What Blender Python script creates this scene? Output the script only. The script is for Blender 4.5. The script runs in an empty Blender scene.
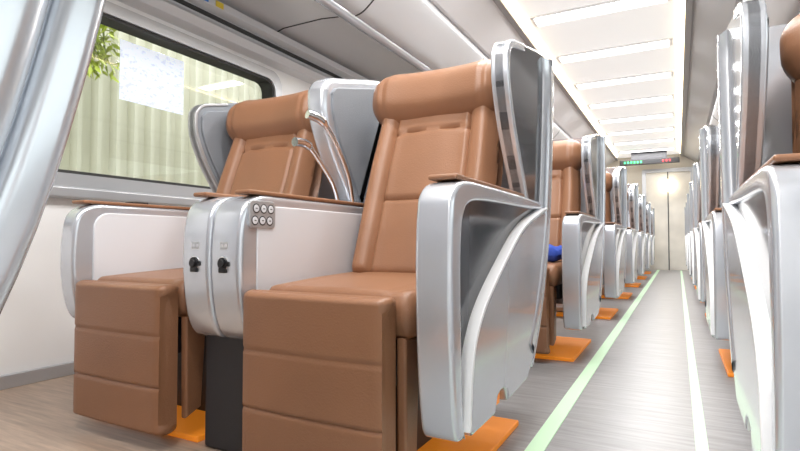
import bpy, bmesh, math, random
from math import radians, sin, cos, pi, sqrt
from mathutils import Vector, Matrix
random.seed(3)
scene = bpy.context.scene
COL = scene.collection
scene.view_settings.view_transform = 'Standard'

# ------------------------------------------------------------------ materials
def mat(name, color, rough=0.5, metal=0.0, bump=0.0, bscale=60, emis=None, estr=0, coat=0, var=0.0, vscale=4, spec=None):
    m = bpy.data.materials.new(name); m.use_nodes = True
    nt = m.node_tree; b = nt.nodes['Principled BSDF']
    b.inputs['Base Color'].default_value = (*color, 1)
    b.inputs['Roughness'].default_value = rough
    b.inputs['Metallic'].default_value = metal
    b.inputs['Coat Weight'].default_value = coat
    b.inputs['Coat Roughness'].default_value = 0.06
    if spec is not None: b.inputs['Specular IOR Level'].default_value = spec
    if emis:
        b.inputs['Emission Color'].default_value = (*emis, 1)
        b.inputs['Emission Strength'].default_value = estr
    tc = nt.nodes.new('ShaderNodeTexCoord')
    if bump > 0:
        n = nt.nodes.new('ShaderNodeTexNoise'); n.inputs['Scale'].default_value = bscale
        n.inputs['Detail'].default_value = 4
        nt.links.new(tc.outputs['Object'], n.inputs['Vector'])
        bp = nt.nodes.new('ShaderNodeBump'); bp.inputs['Strength'].default_value = bump
        bp.inputs['Distance'].default_value = 0.004
        nt.links.new(n.outputs['Fac'], bp.inputs['Height'])
        nt.links.new(bp.outputs['Normal'], b.inputs['Normal'])
    if var > 0:
        n2 = nt.nodes.new('ShaderNodeTexNoise'); n2.inputs['Scale'].default_value = vscale
        nt.links.new(tc.outputs['Object'], n2.inputs['Vector'])
        cr_ = nt.nodes.new('ShaderNodeValToRGB')
        cr_.color_ramp.elements[0].position = .3; cr_.color_ramp.elements[1].position = .7
        cr_.color_ramp.elements[0].color = (*[c*(1-var) for c in color], 1)
        cr_.color_ramp.elements[1].color = (*[min(1, c*(1+var)) for c in color], 1)
        nt.links.new(n2.outputs['Fac'], cr_.inputs['Fac'])
        nt.links.new(cr_.outputs['Color'], b.inputs['Base Color'])
    return m

M = {}
M['leather'] = mat('tan_leather', (.305, .147, .078), .38, bump=.22, bscale=220, var=.06, vscale=6)
M['silver'] = mat('satin_silver', (.66, .695, .755), .23, metal=.60, coat=.5)
M['gloss'] = mat('polished_grey', (.075, .08, .09), .10, metal=.25, spec=.35)
M['white'] = mat('white_plastic', (.74, .75, .79), .35)
M['greypad'] = mat('grey_fabric', (.24, .26, .29), .6, bump=.3, bscale=300)
M['dark'] = mat('dark_metal', (.03, .03, .035), .5)
M['black'] = mat('black_plastic', (.012, .012, .014), .35)
M['chrome'] = mat('chrome', (.85, .86, .88), .12, metal=1)
M['orange'] = mat('orange_glow', (.85, .26, .02), .45, emis=(1, .30, .02), estr=.28)  # glowing orange for the step lights and their glow on the floor
M['wall'] = mat('wall_laminate', (.87, .87, .87), .4, var=.02)
M['ceil'] = mat('ceiling_laminate', (.82, .82, .84), .4)
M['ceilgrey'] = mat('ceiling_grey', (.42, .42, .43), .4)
M['rack'] = mat('rack_silver', (.70, .71, .73), .34, metal=.15)
M['frame'] = mat('aluminium_frame', (.50, .51, .53), .35, metal=.5)
M['rubber'] = mat('rubber_seal', (.03, .03, .03), .6)
M['panelglow'] = mat('ceiling_fill_glow', (.80, .80, .80), .5, emis=(1, .99, .975), estr=.50)  # added emission whitens the ceiling panel and gives interior fill
M['lamp'] = mat('lamp_diffuser', (.9, .9, .9), .5, emis=(1, .99, .98), estr=3)
M['warm'] = mat('warm_strip', (.9, .8, .6), .5, emis=(1, .78, .48), estr=8)
M['green'] = mat('glow_tape', (.56, .80, .55), .5, emis=(.7, 1, .7), estr=.08)
M['beige'] = mat('beige_wall', (.68, .62, .52), .4)
M['cloth'] = mat('blue_cloth', (.03, .08, .45), .8, bump=.4, bscale=80)

def nodes(m): return m.node_tree.nodes, m.node_tree.links

def floor_mat():
    m = bpy.data.materials.new('wood_vinyl'); m.use_nodes = True
    N, L = nodes(m); b = N['Principled BSDF']
    tc = N.new('ShaderNodeTexCoord')
    mp = N.new('ShaderNodeMapping'); mp.inputs['Scale'].default_value = (2.2, 28, 1)
    n = N.new('ShaderNodeTexNoise'); n.inputs['Scale'].default_value = 2.2; n.inputs['Detail'].default_value = 8
    n.inputs['Roughness'].default_value = .65
    L.new(tc.outputs['Object'], mp.inputs['Vector']); L.new(mp.outputs['Vector'], n.inputs['Vector'])
    r = N.new('ShaderNodeValToRGB')
    r.color_ramp.elements[0].position = .28; r.color_ramp.elements[0].color = (.215, .21, .21, 1)
    r.color_ramp.elements[1].position = .74; r.color_ramp.elements[1].color = (.40, .398, .405, 1)
    L.new(n.outputs['Fac'], r.inputs['Fac'])
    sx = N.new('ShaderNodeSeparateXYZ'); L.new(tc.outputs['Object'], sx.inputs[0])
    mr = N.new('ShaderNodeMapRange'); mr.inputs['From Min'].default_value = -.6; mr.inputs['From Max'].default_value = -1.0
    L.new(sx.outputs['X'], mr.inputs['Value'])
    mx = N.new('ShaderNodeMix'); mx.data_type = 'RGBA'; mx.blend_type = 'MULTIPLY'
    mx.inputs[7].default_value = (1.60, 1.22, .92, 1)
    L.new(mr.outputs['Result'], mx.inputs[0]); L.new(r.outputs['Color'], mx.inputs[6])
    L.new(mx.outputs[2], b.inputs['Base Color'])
    b.inputs['Roughness'].default_value = .36
    return m
M['floor'] = floor_mat()

def cladding_mat():
    m = bpy.data.materials.new('ribbed_cladding'); m.use_nodes = True
    N, L = nodes(m); b = N['Principled BSDF']
    b.inputs['Roughness'].default_value = .6
    n = N.new('ShaderNodeTexNoise'); n.inputs['Scale'].default_value = 1.5
    tc = N.new('ShaderNodeTexCoord'); L.new(tc.outputs['Object'], n.inputs['Vector'])
    r = N.new('ShaderNodeValToRGB')
    r.color_ramp.elements[0].color = (.62, .61, .50, 1); r.color_ramp.elements[1].color = (.73, .71, .61, 1)
    L.new(n.outputs['Fac'], r.inputs['Fac']); L.new(r.outputs['Color'], b.inputs['Base Color'])
    return m
M['cladding'] = cladding_mat()

def glass_mat():
    m = bpy.data.materials.new('window_glass'); m.use_nodes = True
    N, L = nodes(m); N.remove(N['Principled BSDF'])
    t = N.new('ShaderNodeBsdfTransparent'); g = N.new('ShaderNodeBsdfGlossy'); g.inputs['Roughness'].default_value = .02
    t.inputs['Color'].default_value = (.95, .97, .95, 1)
    mx = N.new('ShaderNodeMixShader'); f = N.new('ShaderNodeFresnel'); f.inputs['IOR'].default_value = 1.3
    L.new(f.outputs[0], mx.inputs[0]); L.new(t.outputs[0], mx.inputs[1]); L.new(g.outputs[0], mx.inputs[2])
    L.new(mx.outputs[0], N['Material Output'].inputs['Surface'])
    return m
M['glass'] = glass_mat()

def paper_mat():
    m = bpy.data.materials.new('printed_notice'); m.use_nodes = True
    N, L = nodes(m); b = N['Principled BSDF']
    tc = N.new('ShaderNodeTexCoord'); mp = N.new('ShaderNodeMapping'); mp.inputs['Scale'].default_value = (1, 22, 40)
    n = N.new('ShaderNodeTexNoise'); n.inputs['Scale'].default_value = 2.0; n.inputs['Detail'].default_value = 2
    L.new(tc.outputs['Object'], mp.inputs[0]); L.new(mp.outputs[0], n.inputs['Vector'])
    r = N.new('ShaderNodeValToRGB')
    r.color_ramp.elements[0].position = .34; r.color_ramp.elements[0].color = (.58, .63, .72, 1)
    r.color_ramp.elements[1].position = .46; r.color_ramp.elements[1].color = (.72, .78, .88, 1)
    L.new(n.outputs['Fac'], r.inputs['Fac']); L.new(r.outputs['Color'], b.inputs['Base Color'])
    L.new(r.outputs['Color'], b.inputs['Emission Color']); b.inputs['Emission Strength'].default_value = .32
    b.inputs['Roughness'].default_value = .8
    return m
M['paper'] = paper_mat()
M['leaf'] = mat('leaf_green', (.46, .54, .08), .5, var=.4, vscale=8)
M['stalk'] = mat('vine_stalk', (.25, .30, .10), .5)
M['ground'] = mat('platform_concrete', (.35, .35, .33), .8, var=.15)
M['signgreen'] = mat('sign_green', (.02, .4, .08), .5, emis=(.05, 1, .3), estr=1.2)
M['signred'] = mat('sign_red', (.4, .02, .02), .5, emis=(1, .08, .15), estr=.4)
M['blue'] = mat('sticker_blue', (.03, .2, .6), .4)
M['yellow'] = mat('sticker_yellow', (.8, .6, .05), .4)
M['doorglow'] = mat('frosted_door', (.84, .80, .72), .2, var=.10, vscale=3)
M['spot'] = mat('spot_reflection', (1, .9, .7), .3, emis=(1, .85, .6), estr=8)  # emissive colour of the painted lamp reflection on the end door
M['trimwhite'] = mat('white_trim', (.86, .87, .89), .3)

# ------------------------------------------------------------------ geometry helpers
def finish(name, bm, material, parent=None, loc=(0, 0, 0), angle=35, weld=True):
    if weld: bmesh.ops.remove_doubles(bm, verts=bm.verts, dist=1e-5)
    bmesh.ops.recalc_face_normals(bm, faces=bm.faces)
    me = bpy.data.meshes.new(name); bm.to_mesh(me); bm.free()
    for p in me.polygons: p.use_smooth = True
    me.set_sharp_from_angle(angle=radians(angle))
    me.materials.append(material)
    o = bpy.data.objects.new(name, me); COL.objects.link(o)
    o.location = loc
    if angle == 35:
        wn = o.modifiers.new('weighted_normal', 'WEIGHTED_NORMAL'); wn.keep_sharp = True; wn.weight = 100
    if parent: o.parent = parent
    return o

def cr(pts, n=6, closed=False):
    out = []; N = len(pts)
    rng = N if closed else N-1
    for i in range(rng):
        if closed: p = [pts[(i+k) % N] for k in (-1, 0, 1, 2)]
        else: p = [pts[max(i-1, 0)], pts[i], pts[i+1], pts[min(i+2, N-1)]]
        for k in range(n):
            t = k/n
            out.append(tuple(.5*((2*p[1][a]) + (-p[0][a]+p[2][a])*t + (2*p[0][a]-5*p[1][a]+4*p[2][a]-p[3][a])*t*t +
                       (-p[0][a]+3*p[1][a]-3*p[2][a]+p[3][a])*t**3) for a in range(len(pts[0]))))
    if not closed: out.append(tuple(pts[-1]))
    return out

def offset_open(pts, w):
    out = []
    for i, p in enumerate(pts):
        a = pts[max(i-1, 0)]; b = pts[min(i+1, len(pts)-1)]
        dx, dy = b[0]-a[0], b[1]-a[1]; l = math.hypot(dx, dy) or 1
        out.append((p[0]-dy/l*w, p[1]+dx/l*w))
    return out

def inset(pts, r):
    n = len(pts); out = []
    for i in range(n):
        a, p, b = pts[i-1], pts[i], pts[(i+1) % n]
        def nrm(s, e):
            dx, dy = e[0]-s[0], e[1]-s[1]; l = math.hypot(dx, dy) or 1e-9
            return (-dy/l, dx/l)
        n1, n2 = nrm(a, p), nrm(p, b)
        mx, my = n1[0]+n2[0], n1[1]+n2[1]; l = math.hypot(mx, my)
        if l < 1e-6: mx, my, l = n1[0], n1[1], 1
        mx, my = mx/l, my/l
        c = max(.5, mx*n1[0]+my*n1[1])
        out.append((p[0]+mx*r/c, p[1]+my*r/c))
    return out

def area2(pts): return sum(pts[i-1][0]*pts[i][1]-pts[i][0]*pts[i-1][1] for i in range(len(pts)))
def ccw(pts): return pts if area2(pts) > 0 else pts[::-1]

def dedupe(pts):
    out = []
    for p in pts:
        if not out or math.hypot(p[0]-out[-1][0], p[1]-out[-1][1]) > 1e-4: out.append(p)
    if math.hypot(out[0][0]-out[-1][0], out[0][1]-out[-1][1]) < 1e-4: out.pop()
    return out

def add_prism(bm, pts, a, b, r=0.006, axis='x', seg=3, strip=False):
    if a > b: a, b = b, a
    if not strip: pts = ccw(dedupe(pts))
    r = min(r, (b-a)*.49)
    def P(p, s):
        return {'x': (s, p[0], p[1]), 'y': (p[0], s, p[1]), 'z': (p[0], p[1], s)}[axis]
    rings = []
    if r > 0:
        for k in range(seg+1):
            ph = pi/2*k/seg; rings.append((r*(1-sin(ph)), a+r*(1-cos(ph))))
        for k in range(seg, -1, -1):
            ph = pi/2*k/seg; rings.append((r*(1-sin(ph)), b-r*(1-cos(ph))))
    else: rings = [(0, a), (0, b)]
    V = [[bm.verts.new(P(q, s)) for q in (inset(pts, i) if i > 1e-7 else pts)] for i, s in rings]
    n = len(pts)
    for k in range(len(V)-1):
        for j in range(n):
            bm.faces.new((V[k][j], V[k][(j+1) % n], V[k+1][(j+1) % n], V[k+1][j]))
    if strip:
        h = n//2
        for W in (V[0], V[-1]):
            for j in range(h-1):
                bm.faces.new((W[j], W[j+1], W[n-2-j], W[n-1-j]))
    else:
        bm.faces.new(V[0][::-1]); bm.faces.new(V[-1])

def prism(name, pts, a, b, material, parent=None, r=.006, axis='x', loc=(0, 0, 0)):
    bm = bmesh.new(); add_prism(bm, pts, a, b, r, axis)
    return finish(name, bm, material, parent, loc)

def band(name, A, B, a, b, material, parent=None, r=.006, axis='x', seg=3):
    """curved strip between two open curves with the same number of points"""
    pts = list(A)+list(B)[::-1]
    if area2(pts) < 0: pts = list(B)+list(A)[::-1]
    bm = bmesh.new(); add_prism(bm, pts, a, b, r, axis, strip=True, seg=seg)
    return finish(name, bm, material, parent)

def rrect(x0, x1, y0, y1, r, n=6):
    out = []
    for cx, cy, a0 in ((x1-r, y1-r, 0), (x0+r, y1-r, 90), (x0+r, y0+r, 180), (x1-r, y0+r, 270)):
        for k in range(n+1):
            a = radians(a0+90*k/n); out.append((cx+r*cos(a), cy+r*sin(a)))
    return out

def add_box(bm, x0, x1, y0, y1, z0, z1, r=.004):
    r = min(r, abs(x1-x0)*.4, abs(y1-y0)*.4, abs(z1-z0)*.4)
    if r <= 0:
        add_prism(bm, [(x0, y0), (x1, y0), (x1, y1), (x0, y1)], z0, z1, 0, 'z')
    else:
        add_prism(bm, rrect(min(x0, x1), max(x0, x1), min(y0, y1), max(y0, y1), r*1.2, 3), z0, z1, r, 'z')

def box(name, x0, x1, y0, y1, z0, z1, material, parent=None, r=.004, loc=(0, 0, 0)):
    bm = bmesh.new(); add_box(bm, x0, x1, y0, y1, z0, z1, r)
    return finish(name, bm, material, parent, loc)

def add_ring(bm, outer, inner, a, b, axis='x'):
    def P(p, s):
        return {'x': (s, p[0], p[1]), 'y': (p[0], s, p[1]), 'z': (p[0], p[1], s)}[axis]
    n = len(outer)
    vo = [[bm.verts.new(P(p, s)) for p in outer] for s in (a, b)]
    vi = [[bm.verts.new(P(p, s)) for p in inner] for s in (a, b)]
    for j in range(n):
        k = (j+1) % n
        bm.faces.new((vo[0][j], vo[0][k], vo[1][k], vo[1][j]))
        bm.faces.new((vi[0][j], vi[1][j], vi[1][k], vi[0][k]))
        bm.faces.new((vo[0][j], vi[0][j], vi[0][k], vo[0][k]))
        bm.faces.new((vo[1][j], vo[1][k], vi[1][k], vi[1][j]))

def add_cyl(bm, c, r, h, axis='y', n=24):
    pts = [(r*cos(2*pi*k/n), r*sin(2*pi*k/n)) for k in range(n)]
    if axis == 'y': pp = [(c[0]+p[0], c[2]+p[1]) for p in pts]; s = c[1]
    elif axis == 'x': pp = [(c[1]+p[0], c[2]+p[1]) for p in pts]; s = c[0]
    else: pp = [(c[0]+p[0], c[1]+p[1]) for p in pts]; s = c[2]
    add_prism(bm, pp, s-h/2, s+h/2, min(.0015, h*.3), axis, 2)

def add_tube(bm, pts, rad, n=12):
    rings = []
    for i, p in enumerate(pts):
        p = Vector(p)
        a = Vector(pts[max(i-1, 0)]); b = Vector(pts[min(i+1, len(pts)-1)])
        t = (b-a).normalized()
        u = t.cross(Vector((1, .13, .2))).normalized(); v = t.cross(u)
        r = rad[i] if isinstance(rad, list) else rad
        rings.append([bm.verts.new(p+(u*cos(2*pi*k/n)+v*sin(2*pi*k/n))*r) for k in range(n)])
    for i in range(len(rings)-1):
        for k in range(n):
            bm.faces.new((rings[i][k], rings[i][(k+1) % n], rings[i+1][(k+1) % n], rings[i+1][k]))
    bm.faces.new(rings[0][::-1]); bm.faces.new(rings[-1])

def add_cushion(bm, w, h, t, mtx, nx=30, nz=30, edge=.04, rc=.04, disp=None, bend=None, taper=None):
    def sp(i, n):
        s = i/n; return .45*(-cos(pi*s))+.55*(2*s-1)
    def sd(x, z):
        qx, qz = abs(x)-(w/2-rc), abs(z)-(h/2-rc)
        return math.hypot(max(qx, 0), max(qz, 0))+min(max(qx, qz), 0)-rc
    G = {}
    for side in (-1, 1):
        for i in range(nx+1):
            for j in range(nz+1):
                u, v = sp(i, nx), sp(j, nz); x, z = u*w/2, v*h/2
                d = sd(x, z)
                if d > 0:
                    cx = math.copysign(w/2-rc, x); cz = math.copysign(h/2-rc, z)
                    l = math.hypot(x-cx, z-cz); x = cx+(x-cx)/l*rc; z = cz+(z-cz)/l*rc; d = 0
                q = min(-d/edge, 1)
                half = t/2*sqrt(max(0, 1-(1-q)**2))
                bord = i in (0, nx) or j in (0, nz)
                if bord: half = 0
                y = side*half
                if side < 0 and disp and not bord: y -= disp(u, v)*min(q*1.5, 1)
                if bend: y += bend(u, v)
                xx = x*(taper(v) if taper else 1)
                G[side, i, j] = bm.verts.new(mtx @ Vector((xx, y, z)))
    for side in (-1, 1):
        for i in range(nx):
            for j in range(nz):
                bm.faces.new((G[side, i, j], G[side, i+1, j], G[side, i+1, j+1], G[side, i, j+1]))

def cushion(name, w, h, t, loc, rotx, parent, material=None, **k):
    bm = bmesh.new()
    add_cushion(bm, w, h, t, Matrix.Translation(loc) @ Matrix.Rotation(rotx, 4, 'X'), **k)
    bmesh.ops.remove_doubles(bm, verts=bm.verts, dist=4e-4)
    return finish(name, bm, material or M['leather'], parent, angle=60, weld=False)

def g(x, c, w): return math.exp(-((x-c)/w)**2)

def thing(name, label, cat, loc=(0, 0, 0), group=None):
    e = bpy.data.objects.new(name, None); COL.objects.link(e); e.location = loc
    e.empty_display_size = .1
    e['label'] = label; e['category'] = cat
    if group: e['group'] = group
    return e

def tag(o, label, cat, group=None):
    o['label'] = label; o['category'] = cat
    if group: o['group'] = group
    return o

def struct(o): o['kind'] = 'structure'; return o

def copy_tree(o, parent=None):
    c = o.copy(); COL.objects.link(c)
    if parent: c.parent = parent
    for ch in list(o.children):
        copy_tree(ch, c)
    return c

# ------------------------------------------------------------------ seat parts
def upholstery(p, lx=0.0, px=(-.225, .265), ox=0.0):
    def dseat(u, v): return .006*(1-u*u)*(1-v*v) - .006*g(abs(u), .72, .03)
    cushion('seat_cushion', .455, .47, .10, (ox, .255, .392), radians(-88), p, nx=30, nz=24, edge=.030, rc=.03, disp=dseat,
            taper=lambda v: 1-.10*max(0, -v))
    def dleg(u, v):
        return -.0085*g(v, .315, .013) - .0085*g(v, -.365, .013) + .006*(1-u*u) - .003*g(abs(u), .93, .02)
    cushion('leg_rest', .388, .390, .062, (lx+ox, -.010, .234), radians(0), p, nx=24, nz=90, edge=.016, rc=.015, disp=dleg)
    for s in (-1, 1):
        b_ = lx+ox+s*.19
        prism('leg_rest_side_flap', [(.030, .34), (.10, .33), (.085, .09), (.035, .07)], b_-.012, b_+.012, M['leather'], p, r=.007)
    prism('leg_rest_hinge', [(.02, .33), (.14, .33), (.14, .25), (.02, .22)], -.15+ox, .15+ox, M['dark'], p, r=.006)
    def dback(u, v):
        d = -.014*g(abs(u), .60, .026)
        if abs(u) < .60: d -= .012*g(v, -.30, .014)+.012*g(v+.10*u*u, .34, .014)
        d += .022*g(abs(u), .80, .20) + .009*(1-u*u)
        return d
    rec = radians(-20)
    cushion('backrest', .445, .76, .115, (ox, .585, .760), rec, p, nx=60, nz=90, edge=.05, rc=.05, disp=dback,
            taper=lambda v: 1-.10*max(0, v))
    def dhead(u, v): return .018*(1-v*v) - .010*g(abs(u), .72, .022) - .006*g(v, -.86, .04)
    cushion('headrest', .474, .205, .165, (ox, .655, 1.012), radians(-10), p, nx=56, nz=32, edge=.080, rc=.090, disp=dhead,
            bend=lambda u, v: -.035*abs(u)**2.5)
    bm = bmesh.new()
    add_box(bm, -.10, .10, .22, .46, .01, .30, .01)
    add_box(bm, -.20, .20, .12, .44, .27, .345, .008)
    finish('seat_base', bm, M['dark'], p)
    box('floor_glow_plate', px[0], px[1], .06, .60, 0, .016, M['orange'], p, r=.004)  # orange plate colours in the step light's glow on the floor

WING = cr([(.375, 1.035), (.378, .96), (.415, .87), (.465, .79), (.515, .72), (.56, .655)], 6)
WTOP = cr([(.86, 1.10), (.835, 1.16), (.75, 1.155), (.63, 1.13), (.50, 1.10), (.41, 1.075), (.375, 1.035)], 6)
def shift(pts, dy): return [(q[0]+dy*max(0, min(1, (.83-q[0])/.3)), q[1]) for q in pts]
def wing(p, s, x0, x1, outer='gloss', trim='silver', tw=.022, inner=True, dy=0):
    full = shift([(.80, .655), (.845, .85)]+WTOP+WING[1:], dy)
    prism('wing_panel', full, s*x0, s*x1, M[outer], p, r=.008)
    edge = shift(WTOP[22:]+WING[1:], dy)
    band('wing_edge_trim', edge, offset_open(edge, tw), s*(x0-.004), s*(x1+.005), M[trim], p, r=min(.004, tw*.3))
    if inner:
        pad = inset(ccw(full), .030)
        prism('wing_padding', pad, s*(x0-.010), s*(x0+.002), M['greypad'], p, r=.005)

BACK = cr([(.56, .20), (.66, .32), (.76, .50), (.815, .68), (.850, .88), (.872, 1.08), (.862, 1.165)], 6)
def back_shell(p, xa, xb):
    band('back_shell', BACK, offset_open(BACK, -.035), xa, xb, M['silver'], p, r=.012)
def shell_corner(p, s):
    band('shell_corner', offset_open(BACK, -.004), offset_open(BACK, .085), s*.245, s*.322, M['silver'], p, r=.030, seg=8)

LOW = cr([(.75, .640), (.64, .618), (.46, .57), (.29, .485), (.15, .40), (.085, .33), (.06, .25), (.052, .165)], 6)
def aisle_shell(p, s):
    sil = cr([(.02, .645), (-.005, .60), (-.012, .45), (0, .28), (.015, .18), (.04, .155)], 5) + \
          [(.52, .165)] + cr([(.60, .26), (.70, .45), (.75, .60), (.765, .665)], 5) + [(.3, .665), (.06, .662)]
    prism('side_panel', sil, s*.24, s*.296, M['gloss'], p, r=.01)
    arch = cr([(.765, .664), (.5, .668), (.2, .668), (.06, .664), (.0, .64), (-.018, .59), (-.024, .45), (-.014, .28), (.004, .17), (.03, .15)], 7)
    inner = cr([(.765, .640), (.5, .636), (.2, .632), (.085, .62), (.045, .59), (.032, .53), (.03, .42), (.034, .30), (.040, .2), (.054, .15)], 7)
    band('armrest_frame', arch, inner, s*.232, s*.310, M['silver'], p, r=.010)
    low = LOW + [(.07, .150), (.215, .150), (.235, .185), (.255, .192), (.285, .192), (.305, .182), (.32, .155), (.50, .165)]
    low += cr([(.56, .21), (.65, .34), (.72, .48), (.75, .60)], 5)
    prism('lower_panel', low, s*.285, s*.318, M['silver'], p, r=.008)
    band('panel_piping', LOW, offset_open(LOW, -.010), s*.29, s*.322, M['trimwhite'], p, r=.003)
    box('orange_step_light', s*.262, s*.300, .235, .305, .150, .20, M['orange'], p)  # glowing piece in the notch stands for the orange step light
    prism('armrest_pad', rrect(.03, .56, .666, .677, .005, 4), s*.236, s*.300, M['leather'], p, r=.004)
    wing(p, s, .262, .300)
    shell_corner(p, s)

def inner_arm_body(p, s, a, b, name='armrest_body'):
    pts = cr([(.10, .285), (.035, .298), (.004, .35), (-.012, .46), (-.008, .58), (.012, .635), (.06, .658), (.12, .660)], 6) + [(.78, .660), (.70, .30)]
    return prism(name, pts, s*a, s*b, M['silver'], p, r=.014)

def window_arm(p, s, o=0):
    inner_arm_body(p, s, .238+o, .310+o)
    prism('side_trim_panel', rrect(.05, .70, .34, .632, .05, 6), s*(.232+o), s*(.244+o), M['white'], p, r=.003)
    prism('armrest_pad', rrect(.02, .56, .659, .670, .005, 4), s*(.242+o), s*(.306+o), M['leather'], p, r=.004)
    box('latch_slot', s*(.250+o), s*(.292+o), .19, .25, .668, .676, M['black'], p, r=.002)
    wing(p, s, .255+o, .290+o, outer='greypad', trim='frame', tw=.012, dy=.07)

def make_seat(kind, loc):
    nm = 'reclining_seat'
    if kind == 'aisle':
        p = thing(nm, 'tan leather reclining train seat with silver aisle-side shell and leg rest', 'seat', loc, 'reclining seats of the train car')
        upholstery(p, -.016); aisle_shell(p, 1); back_shell(p, -.236, .314)
    elif kind == 'window':
        p = thing(nm, 'tan leather reclining train seat beside the window with grey head wing', 'seat', loc, 'reclining seats of the train car')
        upholstery(p, .010, (-.265, .225)); window_arm(p, -1); back_shell(p, -.314, .236)
    else:
        p = thing(nm, 'single tan leather train seat with silver shell across the aisle', 'seat', loc, 'reclining seats of the train car')
        upholstery(p, 0, (-.265, .225), ox=.035); aisle_shell(p, -1); window_arm(p, 1, .035); back_shell(p, -.314, .349)
    return p

def make_console(loc):
    p = thing('seat_console', 'silver double armrest console with power sockets between two seats', 'console', loc, 'consoles between seat pairs')
    for s in (-1, 1):
        inner_arm_body(p, s, .001, .1025, 'console_body')
        prism('side_trim_panel', rrect(.045, .60, .34, .632, .045, 6), s*.098, s*.1055, M['white'], p, r=.003)
        prism('armrest_pad', rrect(.02, .56, .659, .670, .005, 4), s*.050, s*.100, M['leather'], p, r=.004)
        cx = s*.050
        bm = bmesh.new()
        add_cyl(bm, (cx, -.012, .487), .015, .014, 'y', 28)
        add_box(bm, cx-.012, cx+.012, -.020, -.004, .464, .477, .003)
        add_cyl(bm, (cx, -.020, .487), .010, .008, 'y', 24)
        add_box(bm, cx+.008, cx+.021, -.018, -.008, .480, .492, .003)
        finish('power_socket', bm, M['black'], p)
        bm = bmesh.new(); add_cyl(bm, (cx, -.0095, .487), .018, .012, 'y', 28)
        finish('socket_rim', bm, M['chrome'], p)
        bm = bmesh.new()
        add_box(bm, cx-.015, cx+.015, -.0125, -.004, .520, .540, .002)
        finish('socket_label', bm, M['frame'], p)
        bm = bmesh.new()
        for k in (-1, 1):
            add_cyl(bm, (cx+k*.007, -.0125, .530), .0045, .002, 'y', 12)
        finish('socket_symbol', bm, M['white'], p)
    prism('control_pad', rrect(.014, .106, .574, .643, .012, 4), .100, .1085, M['frame'], p, r=.002)
    for i, j in ((0, 0), (1, 0), (2, 0), (0, 1), (1, 1), (2, 1)):
        c = (.1085, .032+.026*i+.004*j, .593+.030*j)
        o = [(c[1]+.0120*cos(2*pi*k/20), c[2]+.0120*sin(2*pi*k/20)) for k in range(20)]
        n = [(c[1]+.0096*cos(2*pi*k/20), c[2]+.0096*sin(2*pi*k/20)) for k in range(20)]
        bm = bmesh.new(); add_ring(bm, o, n, .1075, .1093)
        add_box(bm, .1100, .1108, c[1]-.003, c[1]+.003, c[2]-.001, c[2]+.001, 0)
        finish('button_ring', bm, M['dark'], p)
        bm = bmesh.new(); add_cyl(bm, c, .0094, .003, 'x', 20)
        finish('control_button', bm, M['white'], p)
    box('console_base', -.085, .095, .05, .55, 0, .30, M['dark'], p, r=.01)
    full = shift([(.80, .655), (.845, .85)]+WTOP+WING[1:], .035)
    prism('wing_panel', full, -.040, .040, M['silver'], p, r=.022)
    pad = inset(ccw(full), .035)
    for s in (-1, 1):
        prism('wing_padding', pad, s*.036, s*.048, M['greypad'], p, r=.005)
    band('back_shell', BACK, offset_open(BACK, -.035), -.103, .103, M['silver'], p, r=.012)
    for pts in ([(.01, .535, .655), (.01, .50, .73), (.0, .44, .80), (-.01, .385, .848), (-.015, .33, .850)],
                [(.045, .57, .655), (.05, .53, .76), (.045, .465, .86), (.03, .41, .925), (.01, .36, .940)]):
        q = cr(pts, 8)
        bm = bmesh.new()
        N_ = len(q)
        add_tube(bm, q, [.0085 if i < N_*.68 else .0145 for i in range(N_)], 16)
        add_cyl(bm, (pts[0][0], pts[0][1], .663), .018, .016, 'z', 24)
        finish('reading_lamp', bm, M['chrome'], p)
    return p

PITCH = 1.45
Y0 = .93
a = make_seat('aisle', (-.685, Y0, 0))
w = make_seat('window', (-1.37, Y0, 0))
c = make_console((-1.0275, Y0, 0))
sg = make_seat('single', (.434, Y0+.03, 0))
for i in range(1, 7):
    for o in (a, w, c, sg):
        n = copy_tree(o); n.location.y = o.location.y + PITCH*i
for o in (a, w, c):
    n = copy_tree(o); n.location.y = o.location.y - 1.552

# small blue cloth bundle lying on the second-row aisle seat
bm = bmesh.new()
add_cushion(bm, .16, .13, .07, Matrix.Translation((-.575, 2.62, .482)) @ Matrix.Rotation(radians(-84), 4, 'X') @ Matrix.Rotation(radians(12), 4, 'Y'),
            nx=18, nz=18, edge=.035, rc=.03, disp=lambda u, v: .006*sin(7*u+3*v)+.005*cos(9*v))
o = finish('folded_cloth', bm, M['cloth'], angle=60, weld=False)
tag(o, 'crumpled blue cloth lying on a tan leather seat', 'cloth')

# ------------------------------------------------------------------ car shell
YA, YB = -3.0, 11.2
XL, XR = -2.2, 1.24
box_f = box('floor', XL-.15, XR+.15, YA, YB, -.06, 0, M['floor'], r=0); struct(box_f)
for k, (x, wd) in enumerate(((-.334, .045), (.048, .03))):
    o = box('floor_marking_strip', x-wd/2, x+wd/2, YA+.1, YB-.1, 0, .003, M['green'], r=0)
    tag(o, 'pale green photoluminescent strip along the aisle floor', 'floor strip', 'aisle marking strips')

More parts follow.
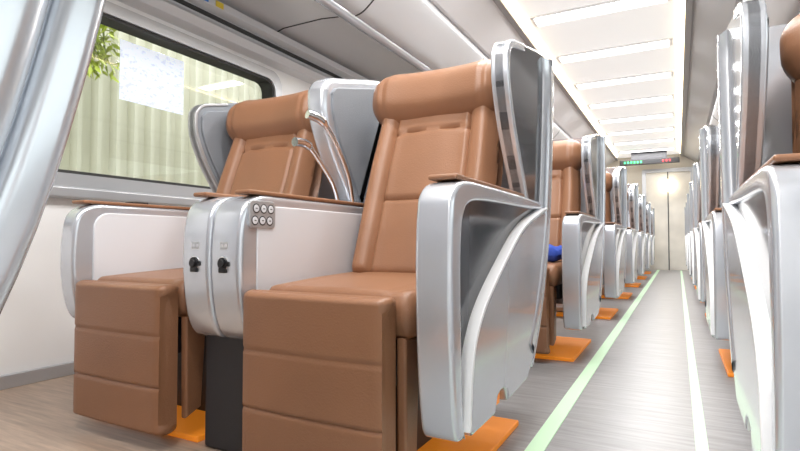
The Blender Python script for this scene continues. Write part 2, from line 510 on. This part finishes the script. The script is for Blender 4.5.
WINS = [(.15, 2.48), (2.95, 5.15), (5.62, 7.82), (8.3, 10.5), (-2.6, -.3)]
ZW0, ZW1 = .80, 1.56
def wall_with_windows(name, x0, x1, windows):
    bm = bmesh.new()
    ys = sorted(windows); cur = YA
    add_box(bm, x0, x1, YA, YB, 0, ZW0, 0)
    add_box(bm, x0, x1, YA, YB, ZW1, 2.35, 0)
    for (s, e) in ys:
        add_box(bm, x0, x1, cur, s, ZW0, ZW1, 0); cur = e
    add_box(bm, x0, x1, cur, YB, ZW0, ZW1, 0)
    o = finish(name, bm, M['wall'], weld=False); struct(o)
wall_with_windows('wall_left', XL-.12, XL, WINS)
wall_with_windows('wall_right', XR, XR+.12, WINS)
n = 0
for side, x in (('l', XL), ('r', XR)):
    for (s, e) in WINS:
        n += 1
        sg_ = 1 if side == 'l' else -1
        bm = bmesh.new()
        add_ring(bm, rrect(s-.035, e+.035, ZW0-.035, ZW1+.035, .09), rrect(s+.02, e-.02, ZW0+.02, ZW1-.02, .07), x-sg_*.10, x+sg_*.012)
        fr = finish('window_%d' % n, bm, M['frame']); struct(fr)
        bm = bmesh.new()
        add_ring(bm, rrect(s+.018, e-.018, ZW0+.018, ZW1-.018, .07), rrect(s+.034, e-.034, ZW0+.034, ZW1-.034, .06), x-sg_*.09, x+sg_*.0)
        sl = finish('window_seal', bm, M['rubber'], fr)
        gl = box('window_pane', min(x-sg_*.075, x-sg_*.068), max(x-sg_*.075, x-sg_*.068), s+.02, e-.02, ZW0+.02, ZW1-.02, M['glass'], fr, r=0)
for k, (x0, x1) in enumerate(((XL, XL+.045), (XR-.045, XR))):
    o = box('trim_%d' % (k+1), x0, x1, YA, YB, .715, .765, M['frame'], r=.012); struct(o)
    o = box('baseboard_'+('left' if k == 0 else 'right'), x0, x1-(.025 if k == 0 else 0), YA, YB, 0, .05, M['frame'], r=.003); struct(o)
for k, s in enumerate((1, -1)):
    X = (lambda d: XL+d) if s == 1 else (lambda d: XR-d)
    pts = [(X(0), 1.62), (X(.07), 1.63), (X(.09), 1.67), (X(.06), 1.70), (X(.06), 1.74), (X(.10), 1.76), (X(.10), 1.80), (X(0), 1.80)]
    o = prism('trim_%d' % (3+k), pts, YA, YB, M['rack'], r=0, axis='y'); struct(o)
    o = prism('trim_%d' % (5+k), rrect(min(X(.05), X(.075)), max(X(.05), X(.075)), 1.71, 1.73, .005, 2), YA, YB, M['rubber'], r=0, axis='y'); struct(o)
    e = thing('luggage_bin', 'pale grey overhead luggage bin running above the windows', 'luggage bin', (0, 0, 0), 'overhead luggage bins')
    body = [(X(0), 1.80), (X(.12), 1.83), (X(.40), 1.83)] + \
        cr([(X(.54), 1.815), (X(.61), 1.80), (X(.68), 1.81), (X(.76), 1.87), (X(.84), 1.95), (X(.87), 2.0), (X(.86), 2.04)], 6) + [(X(.80), 2.10), (X(0), 2.10)]
    prism('bin_body', body, YA, YB, M['rack'], e, r=0, axis='y')
    rail = [(X(.60)+.035*cos(t*pi/10), 1.80+.035*sin(t*pi/10)) for t in range(20)]
    prism('bin_rail', rail, YA+.05, YB-.05, M['silver'], e, r=0, axis='y')
    edge = [(X(0), 1.80), (X(.12), 1.83), (X(.40), 1.83)] + cr([(X(.54), 1.815), (X(.61), 1.80), (X(.68), 1.81), (X(.76), 1.87), (X(.84), 1.95), (X(.87), 2.0)], 6)
    off = offset_open(edge, -.003*s)
    for i in range(8):
        y = -.6+1.5*i
        band('bin_joint', edge, off, y, y+.008, M['rubber'], e, r=0, axis='y')
    ch = [(X(.84), 2.04), (X(.90), 2.03), (X(1.14), 2.185), (X(1.14), 2.24), (X(.84), 2.24)]
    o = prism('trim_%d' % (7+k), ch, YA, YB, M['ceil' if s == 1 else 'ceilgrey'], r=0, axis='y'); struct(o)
    o = prism('trim_%d' % (9+k), [(X(1.125), 2.165), (X(1.17), 2.165), (X(1.17), 2.22), (X(1.125), 2.22)], YA, YB, M['ceilgrey'], r=.0, axis='y'); struct(o)
    st = box('light_strip', min(X(1.17), X(1.19)), max(X(1.17), X(1.19)), YA+.1, YB-.3, 2.185, 2.20, M['warm'], r=0)
    tag(st, 'warm glowing strip along the edge of the ceiling panel', 'light strip', 'ceiling edge light strips')
o = box('ceiling', XL-.12, XR+.12, YA, YB, 2.215, 2.30, M['panelglow'], r=0); struct(o)
def area(name, loc, sx, sy, power, rot=(0, 0, 0), col=(1, .99, .985)):
    l = bpy.data.lights.new(name, 'AREA'); l.shape = 'RECTANGLE'; l.size = sx; l.size_y = sy; l.energy = power; l.color = col
    o = bpy.data.objects.new(name, l); COL.objects.link(o); o.location = loc; o.rotation_euler = rot
    return o
y = -2.6; first = None
while y < YB-.5:
    if first is None:
        p = thing('ceiling_lamp', 'crosswise bright white ceiling light bar', 'ceiling light', (-.48, y, 2.2), 'ceiling light bars')
        box('lamp_housing', -.47, .47, -.085, .085, 0, .015, M['trimwhite'], p, r=.003)
        box('lamp_diffuser', -.44, .44, -.070, .070, -.010, .002, M['lamp'], p, r=.003)
        first = p
    else:
        q = copy_tree(first); q.location.y = y
    area('ceiling_bar_light', (-.48, y, 2.186), .86, .13, 21 if y < 0 else 16)
    y += .93

o = box('wall_front', XL-.12, XR+.12, YA-.1, YA, 0, 2.3, M['wall'], r=0); struct(o)
bm = bmesh.new()
add_box(bm, XL-.12, -.55, YB, YB+.1, 0, 2.3, 0); add_box(bm, .25, XR+.12, YB, YB+.1, 0, 2.3, 0)
add_box(bm, -.55, .25, YB, YB+.1, 1.9, 2.3, 0)
o = finish('wall_back', bm, M['beige'], weld=False); struct(o)
bm = bmesh.new(); add_box(bm, -.55, .25, YB+.02, YB+.06, 0, 1.9, 0)
d = finish('door_1', bm, M['doorglow']); struct(d)
bm = bmesh.new()
add_ring(bm, rrect(-.60, .30, -.0, 1.95, .03), rrect(-.53, .23, .0, 1.88, .03), YB-.02, YB+.03, 'y')
finish('door_frame', bm, M['frame'], d)
bm = bmesh.new(); add_box(bm, -.16, -.145, YB-.0, YB+.03, .0, 1.88, 0)
finish('door_joint', bm, M['dark'], d, weld=False)
bm = bmesh.new(); add_cyl(bm, (-.16, YB-.03, 1.62), .11, .05, 'y', 24)
o = finish('door_reflection', bm, M['spot']); tag(o, 'round warm glowing disc standing for a lamp reflection on the end door', 'lamp')  # glowing disc added to imitate a lamp's reflection on the door
p = thing('information_display', 'black electronic sign with green and red characters below ceiling', 'display sign', (-.45, YB-.6, 2.02))
box('display_case', -.50, .50, -.03, .03, -.05, .05, M['black'], p, r=.01)
box('display_bracket', -.3, .3, -.015, .015, .04, .2, M['dark'], p, r=.004)
for (mm, x0, x1, nm) in (('signgreen', -.42, -.14, 'green_characters'), ('signred', .22, .36, 'red_characters')):
    bm = bmesh.new(); x = x0
    while x < x1:
        add_box(bm, x, x+.03, -.034, -.029, -.020, .020, 0)
        x += .055
    finish(nm, bm, M[mm], p, weld=False)

o = box('paper_notice', XL-.066, XL-.063, 1.49, 1.84, 1.20, 1.48, M['paper'], r=0)
tag(o, 'white printed paper notice stuck on the window glass', 'paper notice')
for nm, mm, y0 in (('blue', 'blue', 1.80), ('yellow', 'yellow', 1.90)):
    o = box('wall_sticker', XL+.10, XL+.104, y0, y0+.05, 1.765, 1.795, M[mm], r=0)
    tag(o, 'small %s sticker on the trim above the window' % nm, 'sticker')

# ------------------------------------------------------------------ outside
bm = bmesh.new()
xs = -3.4; y = -4.0; prof = []
while y < 16:
    prof += [(xs, y), (xs, y+.06), (xs+.05, y+.08), (xs+.05, y+.105)]; y += .13
vv = [[bm.verts.new((x, yy, z)) for x, yy in prof] for z in (-.2, 4.2)]
for j in range(len(prof)-1): bm.faces.new((vv[0][j], vv[0][j+1], vv[1][j+1], vv[1][j]))
o = finish('cladding_fence', bm, M['cladding'], angle=20); tag(o, 'pale green ribbed metal cladding wall outside the windows', 'metal wall')
o = box('ground', -9, 8, -6, 18, -.30, -.20, M['ground'], r=0); struct(o)
p = thing('climbing_plant', 'yellow-green leafy vine hanging down the cladding outside the window', 'plant', (-3.10, 1.84, 1.5))
bm = bmesh.new(); tips = []
for k in range(6):
    y0 = random.uniform(-.05, .05)
    pts = cr([(-.08, y0, 1.6), (-.03, y0*1.4, 1.1), (random.uniform(-.03, .08), y0*1.8, .5), (random.uniform(-.03, .1), y0*2.2, .12)], 6)
    add_tube(bm, pts, .006, 8); tips += pts
finish('stalk', bm, M['stalk'], p)
bm = bmesh.new()
for k in range(1100):
    c0 = Vector(random.choice(tips))+Vector((random.uniform(-.02, .08), random.uniform(-.09, .09), random.uniform(-.1, .1)))
    dr = Vector((random.uniform(-1, 1), random.uniform(-1, 1), random.uniform(-1.2, .1))).normalized()
    sd_ = dr.cross(Vector((random.uniform(-1, 1), random.uniform(-1, 1), 1))).normalized()
    L_ = random.uniform(.06, .10)
    vs = [bm.verts.new(c0+dr*L_*t+sd_*wd) for t, wd in ((0, 0), (.35, .014), (1, 0), (.35, -.014))]
    bm.faces.new(vs)
finish('foliage', bm, M['leaf'], p, weld=False)

# ------------------------------------------------------------------ light
wd = bpy.data.worlds.new('world'); scene.world = wd; wd.use_nodes = True
bg = wd.node_tree.nodes['Background']; bg.inputs['Color'].default_value = (.95, .98, 1, 1); bg.inputs['Strength'].default_value = 2.3
area('cladding_fill_light', (-2.55, 3, 3.3), .4, 9, 220, (0, radians(-35), 0))  # added fill lamp, brightens the cladding outside the windows

# ------------------------------------------------------------------ camera
cd = bpy.data.cameras.new('camera'); cd.sensor_width = 36; cd.lens = 520/800*36; cd.clip_start = .02
co = bpy.data.objects.new('camera', cd); COL.objects.link(co)
co.location = (0, 0, .54); co.rotation_euler = (radians(91.8), 0, radians(28.1))
scene.camera = co
